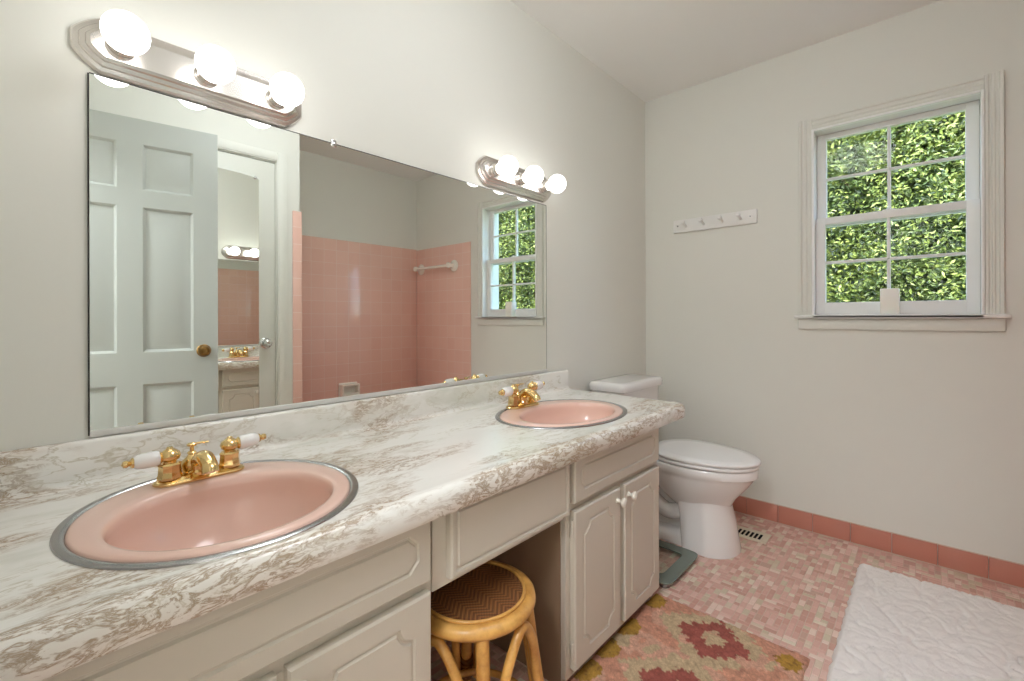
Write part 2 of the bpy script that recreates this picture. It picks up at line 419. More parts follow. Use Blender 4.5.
# ---------------------------------------------------------------- window
def window():
    w = thing('window_1', (XF, (WY0+WY1)/2, WZ0), 'white double-hung window with eight small panes', 'window', kind='structure')
    y0, y1 = WY1, WY0; xo = XF+.18
    bm = bmnew(); jt = .007
    box(bm, XF+.0, xo, y0, y0+jt, WZ0, WZ1, .001); box(bm, XF+.0, xo, y1-jt, y1, WZ0, WZ1, .001); box(bm, XF+.0, xo, y0+jt, y1-jt, WZ1-jt, WZ1, .001)
    box(bm, XF+.06, xo, y0+jt, y1-jt, WZ0, WZ0+.006)
    obj('jamb', bm, M['trim'], w)
    bm = bmnew(); q = .009
    for a, b in ((y0-.001, y0+q), (y1-q, y1+.001)): box(bm, XF-.021, XF+.004, a, b, 1.0872, WZ1+.001, .002)
    box(bm, XF-.021, XF+.004, y0+q, y1-q, WZ1-q, WZ1+.001, .002)
    obj('inner_bead', bm, M['bead'], w)
    def casing(ya, yb, za, zb, horiz=False):
        bm = bmnew(); cw = .058; prof = [(0, .010), (.004, .016), (.012, .016), (.015, .011), (.021, .010), (.024, .015), (.030, .015), (.033, .010), (.042, .010), (.046, .018), (.055, .019), (.058, .012)]
        if not horiz:
            sgn = 1 if yb > ya else -1
            ring = [(XF-.0004, ya)]+[(XF-d, ya+sgn*u*abs(yb-ya)/cw) for u, d in prof]+[(XF-.0004, yb)]
            loft(bm, [[Vector((x, y, z)) for x, y in ring] for z in (za, zb)])
        else:
            ring = [(XF-.0004, za)]+[(XF-d, za+u*(zb-za)/cw) for u, d in prof]+[(XF-.0004, zb)]
            loft(bm, [[Vector((x, y, z)) for x, z in ring] for y in (ya, yb)])
        return bm
    obj('casing', casing(WY1, WY1-.058, 1.087, WZ1+.058), M['wall'], w, smooth=20)
    obj('casing', casing(WY0, WY0+.058, 1.087, WZ1+.058), M['wall'], w, smooth=20)
    obj('casing', casing(WY1, WY0, WZ1, WZ1+.058, True), M['wall'], w, smooth=20)
    bm = box(bmnew(), XF-.035, XF+.105, WY1+.001, WY0-.001, 1.069, 1.087, .003, 2)
    box(bm, XF-.035, XF-.0004, WY1-.075, WY0+.075, 1.069, 1.0869, .005, 3)
    obj('sill', bm, M['trim'], w)
    bm = box(bmnew(), XF-.016, XF-.0004, WY1-.06, WY0+.06, 1.016, 1.0688, .004, 2)
    obj('apron', bm, M['wall'], w)
    def sash(x0, x1, z0, z1, gy0, gy1, gz0, gz1, mz, name):
        bm = bmnew(); a, b = y0+jt+.001, y1-jt-.001
        box(bm, x0, x1, a, gy0, z0, z1, .003); box(bm, x0, x1, gy1, b, z0, z1, .003)
        box(bm, x0, x1, gy0-.002, gy1+.002, z0, gz0, .003); box(bm, x0, x1, gy0-.002, gy1+.002, gz1, z1, .003)
        xm = (x0+x1)/2
        for (p, q, r, s) in ((-1.187-.0065, -1.187+.0065, gz0-.002, gz1+.002), (gy0-.002, gy1+.002, mz-.0065, mz+.0065)):
            box(bm, x0+.004, x1-.004, p, q, r, s, .003)
        # glazing bead around each side
        s = obj(name, bm, M['trim'], w)
        obj('pane', box(bmnew(), xm-.0015, xm+.0015, gy0-.003, gy1+.003, gz0-.003, gz1+.003), M['glass'], s, smooth=0)
        return s
    sash(XF+.072, XF+.104, 1.53, WZ1-jt-.001, -1.442, -.943, 1.555, 1.972, 1.772, 'upper_sash')
    lo = sash(XF+.034, XF+.069, 1.0875, 1.572, -1.442, -.943, 1.148, 1.536, 1.347, 'lower_sash')
    bm = bmnew(); lathe(bm, [(.011, 0), (.011, .006), (.006, .012)], (XF+.050, -1.187, 1.5722), seg=16); box(bm, XF+.041, XF+.058, -1.21, -1.164, 1.5725, 1.578, .002)
    obj('sash_lock', bm, M['trim'], lo)
window()
# candle on the sill
bm = bmnew(); cy, cx = -1.192, XF-.012
box(bm, cx-.0, cx+.062, cy-.034, cy+.034, 1.0872, 1.206, .004, 3)
bm.faces.ensure_lookup_table(); top = max(bm.faces, key=lambda f: f.calc_center_median().z)
r = bmesh.ops.inset_individual(bm, faces=[top], thickness=.006)
for v in top.verts: v.co.z -= .006
lathe(bm, [(.0012, 0), (.0012, .009), (.0005, .0098)], (cx+.031, cy, 1.2), seg=8)
obj('candle', bm, M['wax'], label='small white block candle standing on the windowsill', cat='candle')

# ---------------------------------------------------------------- six-panel doors
def panel_door(bm, w, h, t, x0=0):
    """door slab in local xz, thickness along y (0..t); recessed raised panels on both faces"""
    st, mid = .105, .095; pw = (w-2*st-mid)/2
    cols = [(.125, w-.4025), (w-.3075, w-st)]
    rows = [(.24, .745), (.90, 1.605), (1.688, 1.91)]
    k = h/2.03; rows = [(a*k, b*k) for a, b in rows]
    xs = [0]+[v for c in cols for v in c]+[w]; zs = [0]+[v for r_ in rows for v in r_]+[h]
    for side in (0, 1):
        Y = 0 if side == 0 else t; dy = 1 if side == 0 else -1
        for i in range(len(xs)-1):
            for j in range(len(zs)-1):
                a, b, c, d = xs[i], xs[i+1], zs[j], zs[j+1]
                if i % 2 == 1 and j % 2 == 1:
                    R_ = [(0, 0), (.004, .003), (.012, .012), (.020, .012), (.048, .004)]
                    rings = [[Vector((x0+a+g, Y+dy*dd, c+g)), Vector((x0+b-g, Y+dy*dd, c+g)), Vector((x0+b-g, Y+dy*dd, d-g)), Vector((x0+a+g, Y+dy*dd, d-g))] for g, dd in R_]
                    loft(bm, rings, False, True)
                else:
                    bm.faces.new([bm.verts.new((x0+p, Y, q_)) for p, q_ in ((a, c), (b, c), (b, d), (a, d))])
    for p in ([(0, 0), (0, h)], [(0, h), (w, h)], [(w, h), (w, 0)], [(w, 0), (0, 0)]):
        bm.faces.new([bm.verts.new((x0+u, y, v)) for (u, v), y in ((p[0], 0), (p[1], 0), (p[1], t), (p[0], t))])
    bmesh.ops.remove_doubles(bm, verts=bm.verts, dist=1e-5)
    return bm
def knob(parent, x, y, z, dirn, m, name='door_knob'):
    bm = bmnew(); ax = (Vector((1, 0, 0)), Vector((0, 0, 1)), Vector((0, dirn, 0)))
    lathe(bm, [(.032, .0004), (.032, .003), (.027, .007), (.015, .009), (.011, .014), (.011, .022), (.017, .027), (.0255, .034), (.0265, .042), (.023, .049), (.012, .052), (.009, .0505), (0, .0505)], (x, y, z), ax, 32)
    return bm
def entry_door():
    w, h, t = .755, 2.03, .035
    e = thing('door_1', (0, 0, 0), 'open white six-panel entry door with brass knob', 'door', kind='structure')
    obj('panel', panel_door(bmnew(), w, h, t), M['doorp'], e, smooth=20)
    obj('door_knob', knob(e, w-.062, t, .898, 1, 0), M['agedbrass'], e)
    obj('door_knob', knob(e, w-.062, 0, .898, -1, 0), M['agedbrass'], e)
    bm = bmnew()
    for z in (.25, 1.0, 1.8): lathe(bm, [(.006, 0), (.006, .09)], (-.005, t+.004, z), seg=10)
    obj('hinge', bm, M['agedbrass'], e)
    a = math.atan2(.0875, .495)
    e.location = (-.018, -1.6155, .012); e.rotation_euler = (0, 0, a)
entry_door()
def closet_door():
    w = DX1-DX0-.008
    e = thing('door_2', (DX0+.004, YR-.036, .01), 'closed white closet door with chrome knob and narrow mirror', 'door', kind='structure')
    bm = box(bmnew(), DX0+.004, DX1-.004, YR-.038, YR-.003, .01, DZ-.005, .002)
    obj('panel', bm, M['closetp'], e)
    obj('door_knob', knob(e, 1.024, YR-.003, .925, 1, 0), M['chrome'], e)
closet_door()
def casing_set(name, x0, x1, ztop, y, cw=.062):
    bm = bmnew()
    for a, b in ((x0-cw, x0-.004), (x1+.004, x1+cw)): box(bm, a, b, y+.0004, y+.014, 0, ztop+cw, .003); box(bm, a+.01 if a < x0-.01 else a+.008, b-.012, y+.013, y+.018, 0, ztop+cw-.01, .002)
    box(bm, x0-.004, x1+.004, y+.0004, y+.014, ztop+.004, ztop+cw, .003); box(bm, x0-.004, x1+.004, y+.013, y+.018, ztop+.012, ztop+cw-.01, .002)
    box(bm, x0-.0, x0+.002, y-.09, y, 0, ztop); box(bm, x1-.002, x1, y-.09, y, 0, ztop); box(bm, x0, x1, y-.09, y, ztop-.002, ztop)
    box(bm, x0+.002, x0+.02, y-.06, y-.04, 0, ztop); box(bm, x1-.02, x1-.002, y-.06, y-.04, 0, ztop); box(bm, x0, x1, y-.06, y-.04, ztop-.02, ztop-.002)
    obj(name, bm, M['wall'], kind='structure')
casing_set('trim_2', DX0, DX1, DZ, YR)
def door_mirror():
    mt = thing('door_mirror', (.78, YR-.003, .5), 'tall narrow mirror clipped to the closed closet door', 'mirror')
    x0, x1, z0, z1 = .575, .988, .46, 1.937; bm = bmnew(); n = 24
    prof = [(x1, z0), (x1, z1-.03)]+[(x1-.005-(x1-x0-.01)*i/n, z1-.022+.016*math.sin(PI*i/n)**.8) for i in range(n+1)]+[(x0, z1-.03), (x0, z0)]
    loft(bm, [[Vector((x, y, z)) for x, z in prof] for y in (YR-.0028, YR+.0015)])
    obj('glass', bm, M['mirror'], mt, smooth=0)
    bm = bmnew()
    obj('clip', lathe(bm, [(.009, 0), (.009, .003), (.004, .006), (0, .007)], (x1-.02, YR+.0017, z1-.02), (Vector((1, 0, 0)), Vector((0, 0, 1)), Vector((0, 1, 0))), 16), M['chrome'], mt)
    bm = bmnew()
    obj('clip', lathe(bm, [(.009, 0), (.009, .003), (.004, .006), (0, .007)], (x0+.02, YR+.0017, z1-.02), (Vector((1, 0, 0)), Vector((0, 0, 1)), Vector((0, 1, 0))), 16), M['chrome'], mt)
door_mirror()
# entry doorway jamb and casing
bm = bmnew()
for y0_, y1_ in ((EY0, EY0+.012), (EY1-.012, EY1)): box(bm, XB-.12, XB, y0_, y1_, 0, 2.05)
box(bm, XB-.12, XB, EY0, EY1, 2.038, 2.05); box(bm, XB+.0004, XB+.014, EY1+.002, EY1+.06, 0, 2.1, .003)
obj('trim_3', bm, M['trim'], kind='structure')

# ---------------------------------------------------------------- bathtub in the alcove
def tub():
    x0, x1, y0, y1, z = 1.2405, XF-.0085, YT+.0085, YR-.001, .37
    bm = bmnew(); cx, cy = (x0+x1)/2, (y0+y1)/2; a, b = (x1-x0)/2, (y1-y0)/2
    rings = [ell(cx, cy, a, b, 0, 64, 40), ell(cx, cy, a, b, z-.02, 64, 40), ell(cx, cy, a, b, z, 64, 30), ell(cx, cy, a-.09, b-.07, z, 64, 8), ell(cx, cy, a-.11, b-.09, z-.02, 64, 6), ell(cx, cy, a-.17, b-.13, .12, 64, 5), ell(cx, cy, a-.25, b-.2, .08, 64, 4)]
    t = thing('bathtub', (cx, cy, 0), 'pink bathtub in the tiled alcove on the right', 'bathtub')
    obj('shell', loft(bm, rings), M['pinkpor'], t)
    obj('drain', lathe(bmnew(), [(.03, 0), (.03, .003), (.02, .004), (0, .002)], (x0+.4, cy, .0805), seg=24), M['chrome'], t)
tub()
def soap():
    t = thing('soap_dish', (1.96, YT+.008, .37), 'ivory ceramic soap dish set in the pink tile above the tub', 'soap dish')
    y = YT+.0082; bm = bmnew(); x0, x1, z0, z1 = 1.875, 2.045, .385, .515
    box(bm, x0, x1, y, y+.012, z0, z1, .005, 3)
    obj('back_plate', bm, M['ivory'], t)
    bm = bmnew(); box(bm, x0+.012, x1-.012, y+.010, y+.07, z0+.012, z0+.03, .006, 3); box(bm, x0+.012, x1-.012, y+.062, y+.075, z0+.012, z0+.045, .005, 3)
    box(bm, x0+.005, x0+.02, y+.01, y+.07, z0+.012, z1-.02, .005, 3); box(bm, x1-.02, x1-.005, y+.01, y+.07, z0+.012, z1-.02, .005, 3); box(bm, x0+.005, x1-.005, y+.01, y+.07, z1-.028, z1-.01, .006, 3)
    obj('tray', bm, M['ivory'], t)
soap()
def towel_bar():
    x = XF-.0085; ya, yb, z = -1.865, -2.36, 1.55
    t = thing('towel_bar', (x, (ya+yb)/2, z), 'white ceramic towel bar on the pink tile of the tub end wall', 'towel bar')
    for y in (ya, yb):
        bm = bmnew(); rings = []
        for d, s in ((0, .042), (.006, .042), (.02, .024), (.045, .02), (.07, .026), (.082, .022), (.086, .012)):
            rings.append([Vector((x-d, y+s*math.cos(2*PI*k/24+PI/4)*(1.25 if d < .01 else 1), z+s*math.sin(2*PI*k/24+PI/4)*(1.25 if d < .01 else 1))) for k in range(24)])
        obj('post', loft(bm, rings), M['ivory'], t)
    obj('bar', tube(bmnew(), [(x-.062, ya-.01, z), (x-.062, yb+.01, z)], .012, 16), M['ivory'], t)
towel_bar()

# ---------------------------------------------------------------- vanity
FY = -.553; DT = .02                   # face frame plane, door thickness
def front(bm, x0, x1, z0, z1, style, g=.042, r=.03, t=DT):
    """cabinet front with a routed groove; style arc / chamfer / square"""
    K = 13
    def ring(ins, y): return None
    w, h = x1-x0, z1-z0
    corners = [((x0, z0), (1, 1), 0), ((x1, z0), (-1, 1), 1), ((x1, z1), (-1, -1), 2), ((x0, z1), (1, -1), 3)]
    def groove(d):
        pts = []
        for (cx, cz), (sx, sz), ci in corners:
            loc = []
            if style == 'arc':
                Rr = r+d; e = math.sqrt(max(Rr*Rr-d*d, 1e-9)); t0, t1 = math.atan2(d, e), math.atan2(e, d)
                loc = [(Rr*math.cos(t0+(t1-t0)*k/(K-1)), Rr*math.sin(t0+(t1-t0)*k/(K-1))) for k in range(K)]
            else:
                rr_ = r if style == 'chamfer' else .001
                e = rr_+.4142*d; loc = [(e+(d-e)*k/(K-1)+(0), d+(e-d)*k/(K-1)) for k in range(K)] if style == 'chamfer' else [(d+rr_*(1-k/(K-1)), d+rr_*k/(K-1)) for k in range(K)]
            # loc runs from the horizontal line (v=d) to the vertical line (u=d)
            if ci in (0, 2): loc = loc[::-1]
            pts += [(cx+sx*(g+u), cz+sz*(g+v)) for u, v in loc]
        return pts
    G = groove(0)
    def outer(ins):
        pts = []
        for c_i, ((cx, cz), (sx, sz), ci) in enumerate(corners):
            seg = G[c_i*K:(c_i+1)*K]; C_ = (cx+sx*ins, cz+sz*ins)
            def pr(p, first):
                # project an end of the corner run on its side
                horiz = (first and ci in (1, 3)) or ((not first) and ci in (0, 2))
                return (p[0], C_[1]) if horiz else (C_[0], p[1])
            A, B = pr(seg[0], True), pr(seg[-1], False)
            for k in range(K):
                q = k/(K-1)
                if q <= .5: s = q*2; pts.append((A[0]+(C_[0]-A[0])*s, A[1]+(C_[1]-A[1])*s))
                else: s = q*2-1; pts.append((C_[0]+(B[0]-C_[0])*s, C_[1]+(B[1]-C_[1])*s))
        return pts
    yf = FY-t
    rings = [(outer(0), FY-.0005), (outer(0), yf+.004), (outer(.004), yf), (groove(0), yf), (groove(.0035), yf+.0045), (groove(.0075), yf+.0045), (groove(.011), yf)]
    loft(bm, [[Vector((x, y, z)) for x, z in p] for p, y in rings])
    return bm
def cab_knob(parent, x, z):
    y = FY-DT
    lathe_bm = lathe(bmnew(), [(.009, -.0004), (.009, .002), (.006, .006), (.0055, .012), (.009, .016), (.0145, .020), (.0155, .025), (.013, .029), (.006, .0315), (0, .032)], (x, y, z), 'y', 24)
    return obj('knob', lathe_bm, M['knobw'], parent)
def hinge(parent, x, z):
    bm = lathe(bmnew(), [(.0035, 0), (.0045, .001), (.0045, .049), (.0035, .05)], (x-.0035, FY-.011, z), seg=10)
    box(bm, x-.012, x-.004, FY-.004, FY-.0006, z+.004, z+.046, .001)
    return obj('hinge', bm, M['cab'], parent)
def cabinet(x0, x1, label, doors, drawer, tan_side):
    t = thing('vanity_cabinet', ((x0+x1)/2, -.28, 0), label, 'cabinet', 'sink cabinets of the vanity')
    bm = bmnew(); yb, z1 = -.004, .688
    s = .016
    box(bm, x0, x0+s, FY+.018, yb, .0, z1); box(bm, x1-s, x1, FY+.018, yb, .0, z1)
    box(bm, x0+s, x1-s, yb-.006, yb, .06, z1); box(bm, x0+s, x1-s, FY+.018, yb-.006, .06, .076); box(bm, x0+s, x1-s, -.49, -.475, 0, .06)
    # face frame
    box(bm, x0, doors[0][0]+.012, FY, FY+.018, .03, z1, .001); box(bm, doors[-1][1]-.012, x1, FY, FY+.018, .03, z1, .001)
    a, b = doors[0][0]+.012, doors[-1][1]-.012
    box(bm, a, b, FY, FY+.018, .03, .075, .001); box(bm, a, b, FY, FY+.018, .505, .55, .001); box(bm, a, b, FY, FY+.018, .66, z1, .001)
    mx = (doors[0][1]+doors[1][0])/2; box(bm, mx-.025, mx+.025, FY, FY+.018, .075, .505, .001)
    obj('body', bm, M['cab'], t)
    if tan_side is not None:
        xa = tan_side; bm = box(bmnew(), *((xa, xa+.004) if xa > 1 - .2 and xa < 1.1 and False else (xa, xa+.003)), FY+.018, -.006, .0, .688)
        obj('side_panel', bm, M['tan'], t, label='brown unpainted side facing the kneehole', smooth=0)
    dr = obj('false_drawer', front(bmnew(), drawer[0], drawer[1], .538, .677, 'chamfer', .03, .022), M['cab'], t, smooth=25)
    for i, (a, b) in enumerate(doors):
        d = obj('door', front(bmnew(), a, b, .055, .515, 'arc', .040, .034), M['cab'], t, smooth=25)
        cab_knob(d, b-.022 if i == 0 else a+.022, .478)
        hx = a if i == 0 else b+.011
        if x0 > .5 or i == 0: hinge(d, hx, .085); hinge(d, hx, .44)
    return t
cabinet(-.055, .588, 'painted sink cabinet at the near left, under the nearest pink sink', [(-.012, .276), (.292, .575)], (-.012, .575), .5882)
cabinet(1.068, 1.662, 'painted sink cabinet at the far end, beside the toilet', [(1.088, 1.350), (1.379, 1.64)], (1.088, 1.64), 1.0648)
def apron():
    t = thing('vanity_apron_drawer', (.81, FY, .5), 'wide shallow vanity drawer front above the kneehole and stool', 'drawer')
    bm = bmnew(); box(bm, .5915, 1.0580, FY, FY+.018, .498, .688, .002)
    box(bm, .62, .63, FY+.018, -.1, .56, .66); box(bm, .99, 1.0, FY+.018, -.1, .56, .66); box(bm, .63, .99, FY+.018, -.1, .56, .57)
    obj('rail', bm, M['cab'], t)
    obj('drawer_front', front(bmnew(), .628, 1.064, .515, .677, 'square', .012, .001), M['cab'], t, smooth=25)
apron()

SINKS = [dict(c=(.272, -.331), a=.238, b=.250, bc=(.268, -.379), ba=.173, bb=.160, f=(.269, -.168)),
         dict(c=(1.358, -.333), a=.283, b=.212, bc=(1.345, -.368), ba=.205, bb=.140, f=(1.318, -.172))]
CT = .728
def countertop():
    # profile (y, z) : back splash, cove, deck, raised roll at the front, drop, underside
    P = [(-.0006, .690), (-.0006, .815), (-.003, .8195), (-.008, .821), (-.014, .8205), (-.019, .818), (-.022, .812), (-.0225, .75)]
    P += [(-.0225-.018*(1-math.cos(PI/2*k/6)), .746-.018*math.sin(PI/2*k/6)) for k in range(0, 7)]
    P += [(-.10, CT), (-.30, CT), (-.50, CT), (-.555, CT), (-.572, CT+.0015), (-.586, CT+.0025), (-.597, CT+.0005), (-.6045, CT-.006), (-.6085, CT-.016), (-.609, CT-.03), (-.6075, CT-.044), (-.603, CT-.0515), (-.596, CT-.053), (-.590, CT-.050), (-.588, .690)]
    x0, x1, r = -.0585, 1.828, .036
    xs = [x0]+[x0+(x1-r-x0)*k/20 for k in range(1, 20)]+[x1-r+r*math.sin(PI/2*k/10) for k in range(11)]
    rings = []
    for x in xs:
        d = 0 if x <= x1-r else r-math.sqrt(max(r*r-(x-(x1-r))**2, 0))
        rr = []
        for y, z in P:
            k = min(max((-y-.5)/.088, 0), 1); zz = z
            if x > x1-.0001 and False: zz = z
            rr.append(Vector((x, y+d*k, zz)))
        rings.append(rr)
    bm = loft(bmnew(), rings); bmesh.ops.triangulate(bm, faces=[f for f in bm.faces if len(f.verts) > 4])
    o = obj('countertop', bm, M['marble'], smooth=40, label='marbled laminate vanity countertop with backsplash and two sink holes', cat='countertop', origin=(0, 0, 0))
    cut = []
    for s in SINKS:
        b2 = loft(bmnew(), [ell(*s['c'], s['a']-.012, s['b']-.012, z, 96) for z in (.6, .80)]); bmesh.ops.recalc_face_normals(b2, faces=b2.faces)
        cut.append(obj('cut', b2, M['marble'], smooth=0, origin=(0, 0, 0)))
    boolean(o, cut)
    for p in o.data.polygons: p.use_smooth = True
    o.data.set_sharp_from_angle(angle=math.radians(40))
countertop()

def sink(s, label):
    cx, cy = s['c']; bx, by = s['bc']; a, b, ba, bb = s['a'], s['b'], s['ba'], s['bb']
    t = thing('sink', (cx, cy, CT), label, 'sink')
    z = CT+.0006; n = 96
    rg = [ell(cx, cy, a, b, z, n), ell(cx, cy, a-.001, b-.001, z+.0025, n), ell(cx, cy, a-.005, b-.005, z+.0035, n), ell(cx, cy, a-.012, b-.013, z+.0035, n), ell(cx, cy, a-.0165, b-.017, z+.001, n), ell(cx, cy, a-.0165, b-.017, z, n)]
    obj('rim_ring', loft(bmnew(), rg, False, False), M['steel'], t)
    ia, ib = a-.017, b-.0175
    def L(k, z_, dk=0):
        return ell(cx+(bx-cx)*k, cy+(by-cy)*k, ia+(ba-ia)*k, ib+(bb-ib)*k, z_, n)
    rg = [L(0, z+.0002), L(.03, z+.003), L(.1, z+.005), L(.3, z+.0065), L(.65, z+.0075), L(.86, z+.0072), L(.93, z+.005), L(.975, z-.001), L(1, z-.011)]
    for k in range(1, 12):
        q = k/11; s_ = math.cos(q*PI/2*.93); zz = z-.011-.135*math.sin(q*PI/2)**1.05
        rg.append(ell(bx, by, ba*s_*.99+.004, bb*s_*.99+.004, zz, n))
    inner = rg
    outer = [[p+Vector((0, 0, -.008)) for p in r_] for r_ in rg[9:]][::-1]
    obj('basin', loft(bmnew(), rg, False, True), M['pinkpor'], t, smooth=60)
    obj('drain', lathe(bmnew(), [(.022, 0), (.022, .003), (.017, .004), (.014, .001), (0, .001)], (bx, by, z-.1455), seg=24), M['brass'], t)
sink(SINKS[0], 'pink oval sink with steel ring nearest the viewer, at left')
sink(SINKS[1], 'pink oval sink with steel ring at the far end by the toilet')

def faucet():
    x, y = SINKS[0]['f']; z = CT+.0092
    t = thing('faucet', (x, y, z), 'brass faucet with white porcelain lever handles on the near left sink', 'faucet', 'brass centerset faucets')
    bm = bmnew(); rg = []
    for d, zz in ((.0, 0), (.0, .004), (.003, .007), (.010, .009), (.016, .0125)):
        rg.append([Vector((x+sx*(.051+(.030-d)*math.cos(th)) if True else 0, y+(.030-d)*math.sin(th), z+zz)) for sx, ths in ((1, [-PI/2+PI*k/14 for k in range(15)]), (-1, None)) for th in (ths or [PI/2-PI*k/14 for k in range(15)])])
    obj('base_plate', loft(bm, rg), M['brass'], t)
    for sx in (-1, 1):
        hx = x+sx*.053; hz = z+.011
        bm = bmnew(); lathe(bm, [(.021, 0), (.0215, .006), (.0195, .012), (.0185, .03), (.020, .034), (.017, .038)], (hx, y, hz), seg=8)
        lathe(bm, [(.011, .037), (.011, .042), (.0165, .047), (.0185, .055), (.0165, .063), (.010, .069), (.006, .072), (.005, .076), (0, .077)], (hx, y, hz), seg=28)
        h = obj('handle', bm, M['brass'], t)
        ax = (Vector((0, 1, 0)), Vector((0, 0, 1)), Vector((sx*.985, 0, -.02 if sx < 0 else .08)).normalized())
        c = Vector((hx, y, hz+.054))
        bm = bmnew(); lathe(bm, [(.008, .010), (.0135, .014), (.0155, .0172)], c, ax, 20)
        obj('lever_collar', bm, M['brass'], h)
        obj('lever_tip', lathe(bmnew(), [(.012, .0562), (.011, .060), (.006, .063), (.0085, .067), (.0075, .072), (0, .075)], c, ax, 20), M['brass'], h)
        obj('lever_grip', lathe(bmnew(), [(.0165, .0175), (.0185, .022), (.0178, .042), (.016, .052), (.012, .0565)], c, ax, 24), M['por'], h, label='white porcelain lever grip')
    bm = bmnew()
    sp = bez([(x, y+.004, z+.008), (x, y+.0, z+.038), (x, y-.02, z+.052), (x, y-.042, z+.050), (x, y-.064, z+.040), (x, y-.072, z+.028)], 6)
    n = len(sp); rad = [.020-.005*min(1, i/(n*.7)) for i in range(n)]
    tube(bm, sp, rad, 20)
    lathe(bm, [(.0225, 0), (.0225, .008), (.018, .014)], (x, y+.002, z+.008), seg=28)
    obj('spout', bm, M['brass'], t)
    bm = bmnew()
    lathe(bm, [(.016, .0), (.019, .008), (.021, .018), (.019, .027), (.011, .035), (.0065, .043), (.009, .046), (.0065, .050)], (x-.012, y+.018, z+.012), seg=28)
    lathe(bm, [(.004, 0), (.004, .014), (.009, .016), (.010, .020), (.006, .023), (0, .024)], (x-.012, y+.018, z+.060), seg=20)
    tube(bm, [(x-.012, y+.018, z+.079), (x+.006, y+.014, z+.081), (x+.016, y+.01, z+.080)], [.003, .0028, .002], 8)
    obj('lift_rod', bm, M['brass'], t)
    return t
f1 = faucet()
f2 = copy_tree(f1); f1.scale = (1.03, 1, .85); f2.scale = (1.02, 1, 1.02); f2.location = (SINKS[1]['f'][0], SINKS[1]['f'][1], CT+.0092)
f2['label'] = 'brass faucet with white porcelain lever handles on the far sink by the toilet'

# wall mirror
def vanity_mirror():
    x0, x1, z0, z1 = .106, 1.676, .8265, 1.600
    t = thing('wall_mirror', ((x0+x1)/2, -.001, z0), 'wide frameless wall mirror above the vanity backsplash', 'mirror')
    obj('glass', box(bmnew(), x0, x1, -.0065, -.0006, z0, z1, .0006, 1), M['mirror'], t, smooth=0)
    bm = bmnew(); box(bm, x0, x1, -.011, -.0068, z0-.0035, z0+.010, .001); box(bm, x0, x1, -.0068, -.0004, z0-.0035, z0-.0005)
    obj('bottom_channel', bm, M['alu'], t)
    bm = bmnew(); box(bm, x0-.0025, x0-.0002, -.0062, -.0006, z0, z1); box(bm, x1+.0002, x1+.002, -.0062, -.0006, z0, z1); box(bm, x0, x1, -.0062, -.0006, z1+.0002, z1+.0018)
    obj('edge', bm, M['dark'], t, smooth=0)
    for cx in (.647,):
        bm = bmnew(); box(bm, cx-.008, cx+.008, -.0095, -.0066, z1-.008, z1+.004, .001); box(bm, cx-.008, cx+.008, -.0066, -.0004, z1+.0022, z1+.012, .001); lathe(bm, [(.004, .0066), (.004, .0085), (0, .009)], (cx, 0, z1+.009), 'y', 12)
        obj('clip', bm, M['chrome'], t)
vanity_mirror()

# vanity lights
def vanity_light():
    cx, z = .3145, 1.6655
    t = thing('vanity_light', (cx, 0, z), 'three-bulb nickel vanity light at upper left, nearest the viewer', 'wall lamp', 'three-bulb vanity lights above the mirror')
    L_, Hh = .238, .060
    def out(ins):
        a, b, c = L_-ins, Hh-ins, .048-.75*ins
        pts = []
        for sx, sz in ((1, -1), (1, 1), (-1, 1), (-1, -1)):
            arc = []
            for k in range(7):
                th = PI/2*k/6; arc.append((a-c+c*math.sin(th)**1.6 if k else a-c, b-c*.9+c*.9*math.cos(th)**1.6 if k < 6 else b-c*.9))
            if (sx, sz) in ((1, -1), (-1, 1)): pass
            else: arc = arc[::-1]
            pts += [Vector((cx+sx*u, 0, z+sz*v)) for u, v in arc]
        return pts
    rg = []
    for ins, y in ((0, -.0006), (0, -.006), (.004, -.012), (.012, -.014), (.014, -.018), (.022, -.021), (.024, -.026), (.030, -.029)):
        p = out(ins); rg.append([Vector((v.x, y, v.z)) for v in p])
    obj('back_plate', loft(bmnew(), rg, True, True), M['nickel'], t, smooth=25)
    for i in (-1, 0, 1):
        bx = cx+i*.160
        s = obj('socket', lathe(bmnew(), [(.026, .0288), (.026, .033), (.0235, .036), (.0235, .052), (.021, .056), (.015, .0562)], (bx, 0, z), 'y', 32), M['nickel'], t)
        pr = [(.013, .054), (.0145, .060), (.021, .066)]
        for k in range(2, 21):
            th = PI*k/20*.93+.22; pr.append((.0405*math.sin(min(th, PI)), .104-.0405*math.cos(min(th, PI))))
        pr = [p for i_, p in enumerate(pr) if i_ < 3 or p[1] > .068]
        obj('bulb', lathe(bmnew(), pr, (bx, 0, z), 'y', 32), M['bulb'], s, smooth=80)
    return t
l1 = vanity_light(); l2 = copy_tree(l1); l2.location.x = 1.470; l2.location.z = 1.672
l2['label'] = 'three-bulb nickel vanity light above the right end of the mirror'

